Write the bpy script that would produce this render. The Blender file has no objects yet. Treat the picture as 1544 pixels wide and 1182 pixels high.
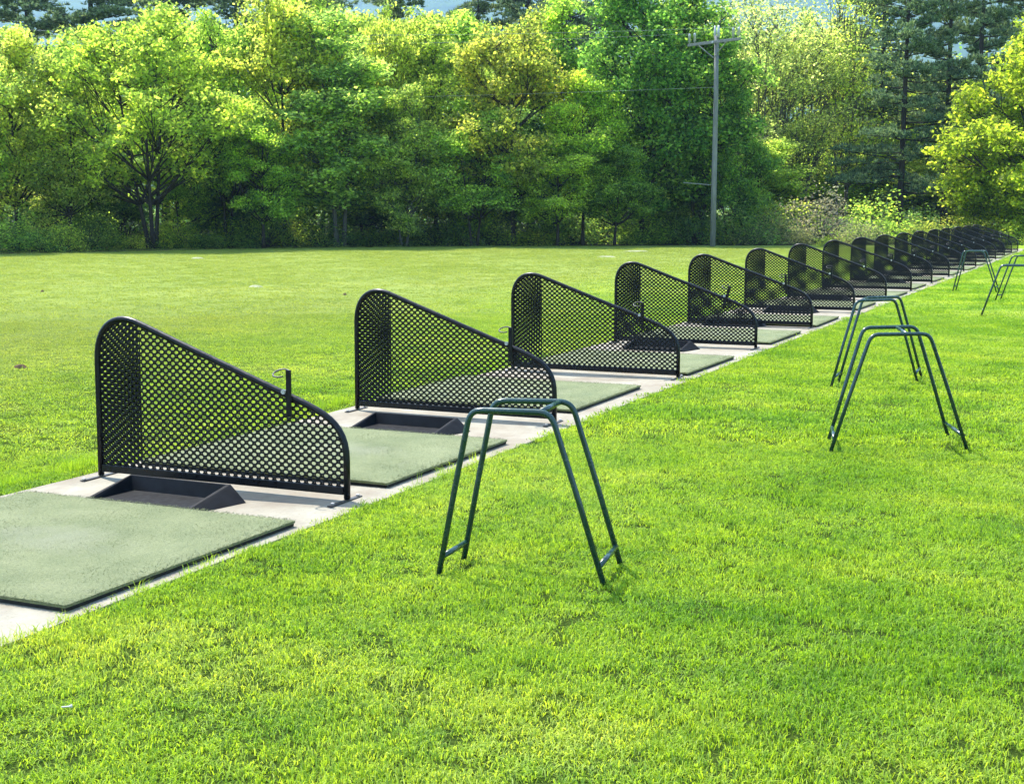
import bpy, bmesh, math, random
import numpy as np
from mathutils import Vector, Matrix

sc = bpy.context.scene
COL = sc.collection
R = math.radians
TAU = math.tau

# ------------------------------------------------------------------ survey of the place
# +Y runs along the row of bays, X to the right of it, metres, eye height 1.588
EYE = 1.5877
YAW = 0.4199
FPX = 2083.0

def sv(px, d):
    """ground point d metres ahead of the photographer, on the bearing of a column of the photograph"""
    lat = (px - 772.0) / FPX * d
    return (-math.sin(YAW) * d + math.cos(YAW) * lat, math.cos(YAW) * d + math.sin(YAW) * lat)

def hgt(py, d):
    return EYE + d * (313.0 - py) / FPX

# ------------------------------------------------------------------ helpers
class MB:
    def __init__(s):
        s.v = []; s.f = []
    def add(s, vs, fs):
        o = len(s.v); s.v += [tuple(v) for v in vs]; s.f += [tuple(i + o for i in f) for f in fs]
    def box(s, x0, x1, y0, y1, z0, z1):
        s.add([(x0, y0, z0), (x1, y0, z0), (x1, y1, z0), (x0, y1, z0), (x0, y0, z1), (x1, y0, z1), (x1, y1, z1), (x0, y1, z1)],
              [(0, 3, 2, 1), (4, 5, 6, 7), (0, 1, 5, 4), (1, 2, 6, 5), (2, 3, 7, 6), (3, 0, 4, 7)])
    def tube(s, path, rad, seg=10, cap=True):
        P = [Vector(p) for p in path]; n = len(P)
        if not hasattr(rad, '__len__'): rad = [rad] * n
        T = []
        for i in range(n):
            t = (P[min(i + 1, n - 1)] - P[max(i - 1, 0)])
            T.append(t.normalized() if t.length > 1e-9 else Vector((0, 0, 1)))
        a = Vector((0, 0, 1)) if abs(T[0].z) < .9 else Vector((1, 0, 0))
        u = T[0].cross(a).normalized(); vs = []
        for i in range(n):
            u = (u - T[i] * u.dot(T[i]))
            u = u.normalized() if u.length > 1e-6 else T[i].orthogonal().normalized()
            w = T[i].cross(u)
            for k in range(seg):
                c = TAU * k / seg
                vs.append(P[i] + (u * math.cos(c) + w * math.sin(c)) * rad[i])
        fs = []
        for i in range(n - 1):
            for k in range(seg):
                k2 = (k + 1) % seg
                fs.append((i * seg + k, i * seg + k2, (i + 1) * seg + k2, (i + 1) * seg + k))
        if cap:
            fs.append(tuple(reversed(range(seg)))); fs.append(tuple((n - 1) * seg + k for k in range(seg)))
        s.add(vs, fs)
    def mesh(s, name, mat=None, smooth=False):
        m = bpy.data.meshes.new(name); m.from_pydata(s.v, [], s.f); m.update()
        if mat: m.materials.append(mat)
        if smooth: m.polygons.foreach_set('use_smooth', [True] * len(m.polygons))
        return m

def np_mesh(name, verts, faces, k, mat=None):
    """mesh of k-gons out of numpy arrays"""
    m = bpy.data.meshes.new(name); nf = len(faces)
    m.vertices.add(len(verts)); m.vertices.foreach_set('co', verts.astype(np.float32).ravel())
    m.loops.add(nf * k); m.loops.foreach_set('vertex_index', faces.astype(np.int32).ravel())
    m.polygons.add(nf); m.polygons.foreach_set('loop_start', np.arange(nf, dtype=np.int32) * k)
    m.update(calc_edges=True); m.validate()
    if mat: m.materials.append(mat)
    return m

def link(name, data, parent=None, loc=(0, 0, 0), rot=(0, 0, 0), scale=(1, 1, 1)):
    o = bpy.data.objects.new(name, data); COL.objects.link(o)
    o.location = loc; o.rotation_euler = rot; o.scale = scale
    if parent: o.parent = parent
    return o

def tag(o, label=None, cat=None, group=None, kind=None):
    for k, v in (('label', label), ('category', cat), ('group', group), ('kind', kind)):
        if v: o[k] = v
    return o

def thing(name, label, cat, loc=(0, 0, 0), rz=0.0, group=None):
    e = link(name, None, None, loc, (0, 0, rz)); e.empty_display_size = .2
    return tag(e, label, cat, group)

def copy_tree(o, parent=None):
    c = o.copy(); COL.objects.link(c); c.parent = parent
    for ch in list(o.children): copy_tree(ch, c)
    return c

def bevel_mesh(me, w=.004, seg=2):
    bm = bmesh.new(); bm.from_mesh(me)
    bmesh.ops.bevel(bm, geom=[e for e in bm.edges], offset=w, segments=seg, affect='EDGES', profile=.6)
    bm.to_mesh(me); bm.free(); return me

# ------------------------------------------------------------------ materials
def new_mat(name):
    m = bpy.data.materials.new(name); m.use_nodes = True
    nt = m.node_tree; nt.nodes.clear()
    out = nt.nodes.new('ShaderNodeOutputMaterial')
    return m, nt, nt.nodes, nt.links, out

def noise(nt, vec, scale, detail=3.0, rough=.55):
    n = nt.nodes.new('ShaderNodeTexNoise'); n.inputs['Scale'].default_value = scale
    n.inputs['Detail'].default_value = detail; n.inputs['Roughness'].default_value = rough
    if vec is not None: nt.links.new(vec, n.inputs['Vector'])
    return n.outputs['Fac']

def ramp(nt, fac, stops):
    r = nt.nodes.new('ShaderNodeValToRGB'); e = r.color_ramp.elements
    while len(e) < len(stops): e.new(.5)
    for i, (p, c) in enumerate(stops):
        e[i].position = p; e[i].color = (*c, 1) if len(c) == 3 else c
    nt.links.new(fac, r.inputs['Fac']); return r.outputs['Color']

def mix(nt, a, b, fac, mode='MIX'):
    m = nt.nodes.new('ShaderNodeMix'); m.data_type = 'RGBA'; m.blend_type = mode
    for s, v in ((m.inputs['Factor'], fac), (m.inputs['A'], a), (m.inputs['B'], b)):
        if isinstance(v, (int, float)): s.default_value = v
        elif isinstance(v, tuple): s.default_value = (*v, 1)
        else: nt.links.new(v, s)
    return m.outputs['Result']

def mapping(nt, vec, scale=(1, 1, 1), rot=(0, 0, 0)):
    m = nt.nodes.new('ShaderNodeMapping'); m.inputs['Scale'].default_value = scale
    m.inputs['Rotation'].default_value = rot; nt.links.new(vec, m.inputs['Vector']); return m.outputs['Vector']

def bump(nt, h, strength, dist=.01):
    b = nt.nodes.new('ShaderNodeBump'); b.inputs['Strength'].default_value = strength
    b.inputs['Distance'].default_value = dist; nt.links.new(h, b.inputs['Height']); return b.outputs['Normal']

def mat_simple(name, c1, c2, scale=8, rough=.5, bump_s=.2, spec=.5, bscale=None, bdist=.004, metal=0.0):
    m, nt, N, L, out = new_mat(name)
    tc = N.new('ShaderNodeTexCoord').outputs['Object']
    p = N.new('ShaderNodeBsdfPrincipled')
    L.new(ramp(nt, noise(nt, tc, scale, 5), [(.3, c1), (.7, c2)]), p.inputs['Base Color'])
    rr = ramp(nt, noise(nt, tc, scale * 2.3, 4), [(.3, (max(0, rough - .1),) * 3), (.7, (min(1, rough + .1),) * 3)])
    L.new(rr, p.inputs['Roughness']); p.inputs['Specular IOR Level'].default_value = spec
    p.inputs['Metallic'].default_value = metal
    if bump_s: L.new(bump(nt, noise(nt, tc, bscale or scale * 6, 4), bump_s, bdist), p.inputs['Normal'])
    L.new(p.outputs[0], out.inputs['Surface'])
    return m

def leaf_shader(nt, out, col, trans=.45, tcol=None, gloss=.05):
    N, L = nt.nodes, nt.links
    d = N.new('ShaderNodeBsdfDiffuse'); t = N.new('ShaderNodeBsdfTranslucent'); g = N.new('ShaderNodeBsdfGlossy')
    g.inputs['Roughness'].default_value = .6; g.inputs['Color'].default_value = (1, 1, 1, 1)
    L.new(col, d.inputs['Color']); L.new(tcol if tcol is not None else col, t.inputs['Color'])
    a = N.new('ShaderNodeMixShader'); a.inputs['Fac'].default_value = trans
    L.new(d.outputs[0], a.inputs[1]); L.new(t.outputs[0], a.inputs[2])
    b = N.new('ShaderNodeMixShader'); b.inputs['Fac'].default_value = gloss
    L.new(a.outputs[0], b.inputs[1]); L.new(g.outputs[0], b.inputs[2])
    L.new(b.outputs[0], out.inputs['Surface'])

def mat_leaf(name, ca, cb, cc, trans=.5, gain=1.5, gloss=.04):
    """leaf colour differs from leaf to leaf and a little from branch to branch"""
    m, nt, N, L, out = new_mat(name)
    geo = N.new('ShaderNodeNewGeometry'); oi = N.new('ShaderNodeObjectInfo')
    tc = N.new('ShaderNodeTexCoord').outputs['Object']
    c = ramp(nt, geo.outputs['Random Per Island'], [(0, ca), (.5, cb), (1, cc)])
    wn = N.new('ShaderNodeTexWhiteNoise'); wn.noise_dimensions = '1D'; L.new(geo.outputs['Random Per Island'], wn.inputs['W'])
    c = mix(nt, c, ramp(nt, wn.outputs['Value'], [(0, (.26, .32, .40)), (.45, (.88, .92, .9)), (1, (1.85, 1.72, 1.45))]), 1.0, 'MULTIPLY')
    n2 = ramp(nt, noise(nt, tc, .55, 2), [(.35, (.72, .80, .8)), (.65, (1.22, 1.14, .95))])
    c = mix(nt, c, n2, 1.0, 'MULTIPLY')
    hv = N.new('ShaderNodeHueSaturation'); L.new(c, hv.inputs['Color'])
    mr = N.new('ShaderNodeMapRange'); L.new(oi.outputs['Random'], mr.inputs['Value'])
    mr.inputs['To Min'].default_value = .485; mr.inputs['To Max'].default_value = .512
    L.new(mr.outputs[0], hv.inputs['Hue'])
    c = hv.outputs['Color']
    tcx = mix(nt, c, (gain * 1.40, gain * 1.42, gain * 1.15), 1.0, 'MULTIPLY')
    leaf_shader(nt, out, c, trans + .08, tcx, gloss * .3)
    return m

def lawn_colour(nt):
    """patchy colour of a mown lawn, by place in the world"""
    N, L = nt.nodes, nt.links
    pos = N.new('ShaderNodeNewGeometry').outputs['Position']
    big = noise(nt, mapping(nt, pos, (.35, .35, 0), (0, 0, .5)), 1.0, 4, .6)
    med = noise(nt, mapping(nt, pos, (1.6, 1.6, 0)), 1.0, 4, .65)
    streak = noise(nt, mapping(nt, pos, (.10, .9, 0), (0, 0, R(-28))), 1.0, 4, .6)
    c = ramp(nt, big, [(.32, (.166, .298, .020)), (.5, (.236, .358, .032)), (.68, (.300, .402, .064))])
    c2 = ramp(nt, med, [(.30, (.60, .74, .85)), (.5, (1, 1, 1)), (.72, (1.26, 1.12, 1.5))])
    c = mix(nt, c, c2, 1.0, 'MULTIPLY')
    c3 = ramp(nt, streak, [(.33, (.80, .90, 1.0)), (.52, (1, 1, 1)), (.70, (1.25, 1.1, 1.25))])
    c = mix(nt, c, c3, 1.0, 'MULTIPLY')
    # the range field left of the slab is a paler, drier turf than the lawn
    sx = N.new('ShaderNodeSeparateXYZ'); L.new(pos, sx.inputs[0])
    mr = N.new('ShaderNodeMapRange'); L.new(sx.outputs['X'], mr.inputs['Value'])
    mr.inputs['From Min'].default_value = -5.8; mr.inputs['From Max'].default_value = -12
    mr.inputs['To Max'].default_value = .9
    return mix(nt, c, mix(nt, c, (.235, .268, .082), .78), mr.outputs[0]), pos

def mat_grass():
    m, nt, N, L, out = new_mat('grass_blades')
    c, pos = lawn_colour(nt)
    geo = N.new('ShaderNodeNewGeometry')
    tint = ramp(nt, geo.outputs['Random Per Island'],
                [(0, (.24, .34, .36)), (.30, (.90, 1.02, .78)), (.7, (1.38, 1.36, 1.0)), (.93, (1.55, 1.46, 1.3)), (1, (1.75, 1.5, 3.0))])
    ln = N.new('ShaderNodeVectorMath'); ln.operation = 'LENGTH'; L.new(pos, ln.inputs[0])
    mr = N.new('ShaderNodeMapRange'); L.new(ln.outputs['Value'], mr.inputs['Value'])   # a clump far off stands for many blades: its tint is their mean
    mr.inputs['From Min'].default_value = 8; mr.inputs['From Max'].default_value = 24; mr.inputs['To Min'].default_value = 1.0; mr.inputs['To Max'].default_value = .25
    c = mix(nt, c, tint, mr.outputs[0], 'MULTIPLY')
    t = mix(nt, c, (1.6, 1.5, .7), 1.0, 'MULTIPLY')
    leaf_shader(nt, out, c, .47, t, .015)
    return m

def mat_ground():
    m, nt, N, L, out = new_mat('lawn_ground')
    c, pos = lawn_colour(nt)
    fine = ramp(nt, noise(nt, pos, 38, 5, .7), [(.3, (.55, .62, .6)), (.7, (1.3, 1.22, 1.3))])
    c = mix(nt, c, fine, 1.0, 'MULTIPLY')
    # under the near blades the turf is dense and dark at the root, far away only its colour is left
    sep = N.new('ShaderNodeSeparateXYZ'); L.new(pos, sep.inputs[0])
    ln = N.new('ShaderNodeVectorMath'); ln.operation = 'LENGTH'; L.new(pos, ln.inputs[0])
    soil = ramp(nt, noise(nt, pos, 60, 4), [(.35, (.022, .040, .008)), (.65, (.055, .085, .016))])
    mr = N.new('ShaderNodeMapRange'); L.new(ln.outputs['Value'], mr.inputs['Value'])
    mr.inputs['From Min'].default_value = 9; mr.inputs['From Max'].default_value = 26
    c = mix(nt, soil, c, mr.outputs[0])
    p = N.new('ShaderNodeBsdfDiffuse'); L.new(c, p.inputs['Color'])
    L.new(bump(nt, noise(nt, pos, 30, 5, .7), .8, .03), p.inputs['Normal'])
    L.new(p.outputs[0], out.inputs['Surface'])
    return m

def mat_concrete():
    m, nt, N, L, out = new_mat('concrete')
    pos = N.new('ShaderNodeNewGeometry').outputs['Position']
    c = ramp(nt, noise(nt, pos, 1.3, 6, .65), [(.28, (.205, .182, .138)), (.5, (.305, .284, .222)), (.7, (.375, .352, .282))])
    sp = ramp(nt, noise(nt, pos, 55, 4, .8), [(.28, (.45, .42, .40)), (.42, (1, 1, 1)), (.7, (1.1, 1.09, 1.06))])
    c = mix(nt, c, sp, .8, 'MULTIPLY')
    # soil washed over the slab at the foot of each divider
    dirt = ramp(nt, noise(nt, mapping(nt, pos, (.9, .55, 1)), 2.2, 5, .7), [(.40, (0, 0, 0)), (.66, (1, 1, 1))])
    c = mix(nt, c, (.20, .155, .11), mix(nt, (0, 0, 0), dirt, .7))
    p = N.new('ShaderNodeBsdfPrincipled'); L.new(c, p.inputs['Base Color'])
    p.inputs['Roughness'].default_value = .9; p.inputs['Specular IOR Level'].default_value = .2
    L.new(bump(nt, noise(nt, pos, 90, 5, .7), .35, .004), p.inputs['Normal'])
    L.new(p.outputs[0], out.inputs['Surface'])
    return m

def mat_turf():
    m, nt, N, L, out = new_mat('artificial_turf')
    pos = N.new('ShaderNodeNewGeometry').outputs['Position']; geo = N.new('ShaderNodeNewGeometry')
    c = ramp(nt, noise(nt, pos, 2.6, 5, .65), [(.3, (.150, .182, .072)), (.5, (.196, .226, .096)), (.72, (.250, .274, .130))])
    c = mix(nt, c, ramp(nt, noise(nt, mapping(nt, pos, (60, 160, 60)), 1.0, 4, .8), [(.3, (.55, .58, .55)), (.7, (1.32, 1.28, 1.3))]), 1.0, 'MULTIPLY')
    c = mix(nt, c, ramp(nt, geo.outputs['Random Per Island'], [(0, (.7, .75, .7)), (1, (1.25, 1.2, 1.2))]), .6, 'MULTIPLY')
    # fibres worn flat and dusty where balls are struck
    ob = N.new('ShaderNodeTexCoord').outputs['Object']
    off = N.new('ShaderNodeVectorMath'); off.operation = 'SUBTRACT'; L.new(ob, off.inputs[0]); off.inputs[1].default_value = (-.78, -.80, 0)
    ln = N.new('ShaderNodeVectorMath'); ln.operation = 'LENGTH'; L.new(mapping(nt, off.outputs[0], (1.0, 1.7, 0)), ln.inputs[0])
    ad = N.new('ShaderNodeMath'); ad.operation = 'MULTIPLY_ADD'; L.new(noise(nt, pos, 4.5, 5, .7), ad.inputs[0]); ad.inputs[1].default_value = 1.1; L.new(ln.outputs['Value'], ad.inputs[2])
    wear = ramp(nt, ad.outputs[0], [(.62, (.55, .55, .55)), (1.0, (0, 0, 0))])
    c = mix(nt, c, (.255, .262, .165), wear)
    c = mix(nt, c, (.12, .12, .075), ramp(nt, noise(nt, pos, 1.7, 6, .75), [(.60, (0, 0, 0)), (.74, (.5, .5, .5))]))
    p = N.new('ShaderNodeBsdfPrincipled'); L.new(c, p.inputs['Base Color'])
    p.inputs['Roughness'].default_value = .85; p.inputs['Specular IOR Level'].default_value = .15
    p.inputs['Sheen Weight'].default_value = .15
    L.new(bump(nt, noise(nt, mapping(nt, pos, (110, 200, 110)), 1.0, 4, .8), .9, .01), p.inputs['Normal'])
    L.new(p.outputs[0], out.inputs['Surface'])
    return m

def mat_bark(name, c1, c2, s=3.0):
    m, nt, N, L, out = new_mat(name)
    tc = N.new('ShaderNodeTexCoord').outputs['Object']
    v = mapping(nt, tc, (s * 3, s * 3, s * .5))
    f = noise(nt, v, 1.5, 6, .7)
    p = N.new('ShaderNodeBsdfPrincipled'); L.new(ramp(nt, f, [(.3, c1), (.7, c2)]), p.inputs['Base Color'])
    p.inputs['Roughness'].default_value = .9; p.inputs['Specular IOR Level'].default_value = .2
    L.new(bump(nt, f, .7, .03), p.inputs['Normal']); L.new(p.outputs[0], out.inputs['Surface'])
    return m

def mat_hill():
    m, nt, N, L, out = new_mat('wooded_hillside')
    pos = N.new('ShaderNodeNewGeometry').outputs['Position']
    v = N.new('ShaderNodeTexVoronoi'); v.inputs['Scale'].default_value = .06; L.new(pos, v.inputs['Vector'])
    c = ramp(nt, v.outputs['Distance'], [(.0, (.085, .13, .035)), (.6, (.05, .08, .03)), (1, (.02, .035, .015))])
    c = mix(nt, c, ramp(nt, noise(nt, pos, .005, 5), [(.35, (.55, .7, .8)), (.65, (1.4, 1.3, 1.0))]), 1.0, 'MULTIPLY')
    d = N.new('ShaderNodeBsdfDiffuse'); L.new(c, d.inputs['Color']); L.new(d.outputs[0], out.inputs['Surface'])
    return m

M = {
    'frame': mat_simple('black_powder_coat', (.0035, .004, .005), (.008, .0085, .010), 14, .33, .12, .28, 180, .001),
    'mesh': mat_simple('black_coated_mesh', (.003, .0035, .004), (.007, .0075, .008), 20, .55, 0, .25),
    'bright': mat_simple('worn_bright_steel', (.35, .36, .37), (.55, .55, .54), 30, .35, .1, .5, 90, .001, .6),
    'plate': mat_simple('scuffed_black_steel', (.018, .018, .02), (.055, .05, .047), 18, .5, .2, .5, 120, .001),
    'tray': mat_simple('black_rubber', (.0030, .0036, .0050), (.0090, .0105, .0130), 9, .6, .2, .14, 70, .002),
    'rubber': mat_simple('rubber_backing', (.008, .009, .008), (.016, .017, .015), 20, .7, .3, .3, 90, .003),
    'stand': mat_simple('dark_green_enamel', (.007, .034, .027), (.013, .050, .041), 12, .24, .1, .65, 140, .001),
    'pole': mat_bark('weathered_grey_pole', (.12, .125, .12), (.24, .245, .24), 2.0),
    'arm': mat_bark('weathered_grey_timber', (.14, .145, .14), (.25, .255, .25), 4.0),
    'insul': mat_simple('grey_porcelain', (.32, .34, .36), (.46, .48, .50), 6, .3, 0, .5),
    'wire': mat_simple('grey_wire', (.30, .31, .31), (.42, .43, .43), 2, .4, 0, .5, metal=.5),
    'turf': mat_turf(), 'concrete': mat_concrete(), 'ground': mat_ground(), 'grass': mat_grass(), 'hill': mat_hill(),
    'bark': mat_bark('dark_bark', (.018, .015, .012), (.055, .046, .038)),
    'bark_grey': mat_bark('grey_bark', (.07, .066, .058), (.15, .14, .125)),
    'bark_pine': mat_bark('pine_bark', (.020, .016, .014), (.060, .050, .044)),
    'dirt': mat_simple('dry_soil', (.07, .045, .025), (.15, .105, .06), 40, .95, .6, .1, 90, .01),
    'sand': mat_simple('pale_sand', (.22, .24, .12), (.31, .32, .20), 12, .95, .4, .1, 60, .01),
    'litter': mat_simple('leaf_litter', (.020, .018, .010), (.050, .055, .020), 1.2, .95, .8, .1, 9, .05),
    'tee': mat_simple('white_painted_wood', (.50, .49, .45), (.62, .60, .56), 20, .5, 0, .4),
}
LEAF = {
    'olive':  mat_leaf('olive_yellow_leaves', (0.233, 0.323, 0.068), (0.332, 0.431, 0.086), (0.412, 0.421, 0.123), .52, 1.6),
    'bronze': mat_leaf('bronze_green_leaves', (0.221, 0.320, 0.073), (0.324, 0.388, 0.096), (0.383, 0.398, 0.132), .50, 1.5),
    'bright': mat_leaf('bright_green_leaves', (0.192, 0.287, 0.049), (0.300, 0.414, 0.064), (0.391, 0.446, 0.091), .52, 1.6),
    'mid':    mat_leaf('mid_green_leaves', (0.187, 0.281, 0.059), (0.290, 0.406, 0.076), (0.411, 0.479, 0.108), .50, 1.55),
    'cool':   mat_leaf('cool_green_leaves', (0.173, 0.275, 0.067), (0.264, 0.378, 0.088), (0.387, 0.450, 0.123), .50, 1.5),
    'yellow': mat_leaf('yellow_green_leaves', (0.236, 0.305, 0.056), (0.320, 0.391, 0.071), (0.408, 0.411, 0.102), .54, 1.65),
    'gold':   mat_leaf('golden_green_leaves', (0.199, 0.240, 0.041), (0.276, 0.307, 0.051), (0.345, 0.312, 0.076), .54, 1.65),
    'lime':   mat_leaf('lime_leaves', (0.216, 0.307, 0.037), (0.307, 0.395, 0.047), (0.379, 0.408, 0.064), .55, 1.7),
    'deep':   mat_leaf('deep_green_leaves', (0.088, 0.189, 0.039), (0.151, 0.274, 0.050), (0.268, 0.369, 0.071), .48, 1.5),
    'pale':   mat_leaf('pale_green_leaves', (0.252, 0.323, 0.098), (0.344, 0.405, 0.141), (0.421, 0.453, 0.193), .52, 1.6),
    'glow':   mat_leaf('sunny_yellow_leaves', (0.176, 0.275, 0.028), (0.252, 0.343, 0.032), (0.311, 0.358, 0.047), .56, 1.65),
    'needle': mat_leaf('blue_green_needles', (0.099, 0.164, 0.092), (0.154, 0.226, 0.128), (0.226, 0.290, 0.170), .25, 1.2, .06),
    'shrub':  mat_leaf('grey_green_shrub_leaves', (0.145, 0.185, 0.083), (0.228, 0.262, 0.119), (0.324, 0.312, 0.188), .42, 1.4),
    'blossom': mat_leaf('buff_twiggy_leaves', (0.166, 0.166, 0.112), (0.254, 0.243, 0.180), (0.375, 0.353, 0.308), .35, 1.2),
    'under':  mat_leaf('shade_toned_leaves', (0.074, 0.152, 0.043), (0.127, 0.224, 0.057), (0.205, 0.304, 0.075), .46, 1.5),  # darker leaf tone: the shade inside the wood is put into the colour
}

# ------------------------------------------------------------------ bay divider
S = 3.0            # bay pitch
D0 = 6.389         # first divider
XL = -5.530        # left post
DW = 1.692

def bez(p0, p1, p2, p3, n):
    out = []
    for i in range(n + 1):
        t = i / n; a = (1 - t)
        out.append(tuple(a**3 * p0[k] + 3 * a * a * t * p1[k] + 3 * a * t * t * p2[k] + t**3 * p3[k] for k in range(2)))
    return out

PROFILE = [(0, .012), (0, .30), (0, .70)] + bez((0, .70), (0, .855), (.075, .945), (.20, .945), 10)[1:] + \
          bez((.20, .945), (.25, .945), (.29, .93), (.34, .912), 4)[1:] + [(.60, .818), (.90, .711), (1.20, .604), (1.40, .533)] + \
          bez((1.40, .533), (1.60, .462), (DW, .40), (DW, .22), 10)[1:] + [(DW, .012)]

def build_mesh_sheet(x_max=None, yoff=0.0, shift=(0.0, 0.0), skew=0.0):
    px, rw = .052, .0212
    hx, hz = .0148, .0093
    bm_v, bm_f = [], []
    th = .0016
    outer = [(px / 2, 0), (px / 4, rw / 2), (0, rw), (-px / 4, rw / 2), (-px / 2, 0), (-px / 4, -rw / 2), (0, -rw), (px / 4, -rw / 2)]
    inner = [(hx, 0), (hx * .62, hz * .88), (0, hz), (-hx * .62, hz * .88), (-hx, 0), (-hx * .62, -hz * .88), (0, -hz), (hx * .62, -hz * .88)]
    rise = [.003, 0, -.003, 0, .003, 0, -.003, 0]
    def top(x):
        pts = [(0, .70)] + PROFILE[3:-1]
        for a, b in zip(pts, pts[1:]):
            if b[0] > a[0] and a[0] <= x <= b[0]: return a[1] + (b[1] - a[1]) * (x - a[0]) / (b[0] - a[0])
        return .3
    j = 0; z = .045 + shift[1]
    while z < .96:
        x = (px / 2 if j % 2 else 0) + shift[0]
        while x < (x_max or DW) + px:
            if -px < x and z < top(min(max(x, .001), DW - .001)) + .05:
                o = len(bm_v)
                for side in (-1, 1):
                    for (a, b), r in zip(outer, rise): bm_v.append((x + a, yoff + r + side * th, z + b))
                    for (a, b) in inner: bm_v.append((x + a, yoff + side * th, z + b))
                for k in range(8):
                    k2 = (k + 1) % 8
                    bm_f.append((o + k, o + k2, o + 8 + k2, o + 8 + k))
                    bm_f.append((o + 16 + k2, o + 16 + k, o + 24 + k, o + 24 + k2))
                    bm_f.append((o + 8 + k, o + 8 + k2, o + 24 + k2, o + 24 + k))
            x += px
        z += rw; j += 1
    me = bpy.data.meshes.new('mesh_panel'); me.from_pydata(bm_v, [], bm_f); me.update()
    bm = bmesh.new(); bm.from_mesh(me)
    if skew: bmesh.ops.rotate(bm, verts=bm.verts[:], cent=(.15, yoff, .4), matrix=Matrix.Rotation(skew, 3, 'Y'))
    # trim to the frame (its outline is convex)
    pts = PROFILE
    for a, b in zip(pts, pts[1:] + pts[:1]):
        d = Vector((b[0] - a[0], 0, b[1] - a[1]))
        if d.length < 1e-6: continue
        nrm = Vector((-d.z, 0, d.x)).normalized()      # outline runs clockwise, so this points out
        bmesh.ops.bisect_plane(bm, geom=bm.verts[:] + bm.edges[:] + bm.faces[:], plane_co=(a[0], 0, a[1]), plane_no=nrm, clear_outer=True)
    bmesh.ops.bisect_plane(bm, geom=bm.verts[:] + bm.edges[:] + bm.faces[:], plane_co=(0, 0, .055), plane_no=(0, 0, -1), clear_outer=True)
    if x_max: bmesh.ops.bisect_plane(bm, geom=bm.verts[:] + bm.edges[:] + bm.faces[:], plane_co=(x_max, 0, 0), plane_no=(1, 0, 0), clear_outer=True)
    bm.to_mesh(me); bm.free(); me.materials.append(M['mesh'])
    return me

ORD = ['nearest', 'second', 'third', 'fourth', 'fifth', 'sixth', 'seventh', 'eighth', 'ninth', 'tenth', 'eleventh', 'twelfth',
       'thirteenth', 'fourteenth', 'fifteenth', 'sixteenth', 'seventeenth']

def make_divider():
    t = thing('bay_divider', 'x', 'divider')
    fr = MB(); fr.tube([(x, 0, z) for x, z in PROFILE], .0185, 12)
    link('frame', fr.mesh('divider_frame', M['frame'], True), t)
    rb = MB(); rb.box(.017, DW - .017, -.014, .012, .034, .078)
    link('bottom_rail', bevel_mesh(rb.mesh('bottom_rail', M['frame']), .004), t)
    link('mesh_panel', build_mesh_sheet(), t)
    link('mesh_overlap', build_mesh_sheet(.305, .010, (.012, .006), R(2.2)), t)
    for x, dx in ((0.0, .004), (DW, -.004)):
        f = MB(); f.box(x - .015, x + .015, -.185 if x else -.17, .14, .0015, .008)
        bevel_mesh(f.mesh('foot_plate'), .002)
        fo = link('foot_plate', bevel_mesh(f.mesh('foot_plate', M['plate']), .002), t)
        for y in (-.15, .115):
            b = MB(); b.tube([(x, y, .010), (x, y, .018), (x, y, .020)], [.011, .011, .006], 6)
            link('anchor_bolt', b.mesh('anchor_bolt', M['bright']), fo)
    h = MB(); h.box(1.328, 1.360, -.032, -.022, .445, .705)
    ho = link('club_holder', bevel_mesh(h.mesh('club_holder', M['frame']), .003), t)
    # open ring at the head of the holder, club shafts rest in it
    r = MB(); n = 22; c = (1.308, -.045, .694)
    pth = []
    for i in range(n + 1):
        a = R(25) + (TAU - R(70)) * i / n
        pth.append((c[0] + .045 * math.cos(a), c[1] + .040 * math.sin(a), c[2] - .006 + .018 * math.sin(a)))
    r.tube(pth, .0045, 8)
    link('ring', r.mesh('holder_ring', M['plate'], True), ho)
    k = MB(); k.tube([(1.318, -.045, .585), (1.318, -.036, .585), (1.318, -.0355, .585), (1.318, -.015, .585)], [.014, .014, .008, .008], 10)
    link('clamp_bolt', k.mesh('clamp_bolt', M['bright']), ho)
    return t

proto = make_divider()
LOOK = {0: 'nearest black mesh bay divider, behind the big mat and tray at left',
        1: 'second black mesh bay divider along the row, behind the nearest club stand',
        2: 'third black mesh bay divider along the row, with no tray in front of it',
        3: 'fourth black mesh bay divider along the row, its club holder leaning aside',
        16: 'last black mesh bay divider, at the far right end of the row'}
rnd = random.Random(4)
for n in range(17):
    d = proto if n == 0 else copy_tree(proto)
    d.location = (XL + rnd.uniform(-.012, .012) * (n > 0), D0 + S * n, 0)
    d.rotation_euler = (rnd.uniform(-.012, .012), 0, rnd.uniform(-.012, .012) if n else 0)
    d['label'] = LOOK.get(n, f'{ORD[n]} black mesh bay divider counted from the near end of the row')
    d['group'] = 'mesh dividers between the driving bays'
    if n:
        for ch in d.children:
            if ch.name.startswith('club_holder'):
                a = {1: 0.0, 2: .0, 3: .30, 4: -.05}.get(n, rnd.uniform(-.18, .18))
                ch.matrix_local = Matrix.Translation((1.344, 0, .56)) @ Matrix.Rotation(a, 4, 'Y') @ Matrix.Translation((-1.344, 0, -.56))

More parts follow.
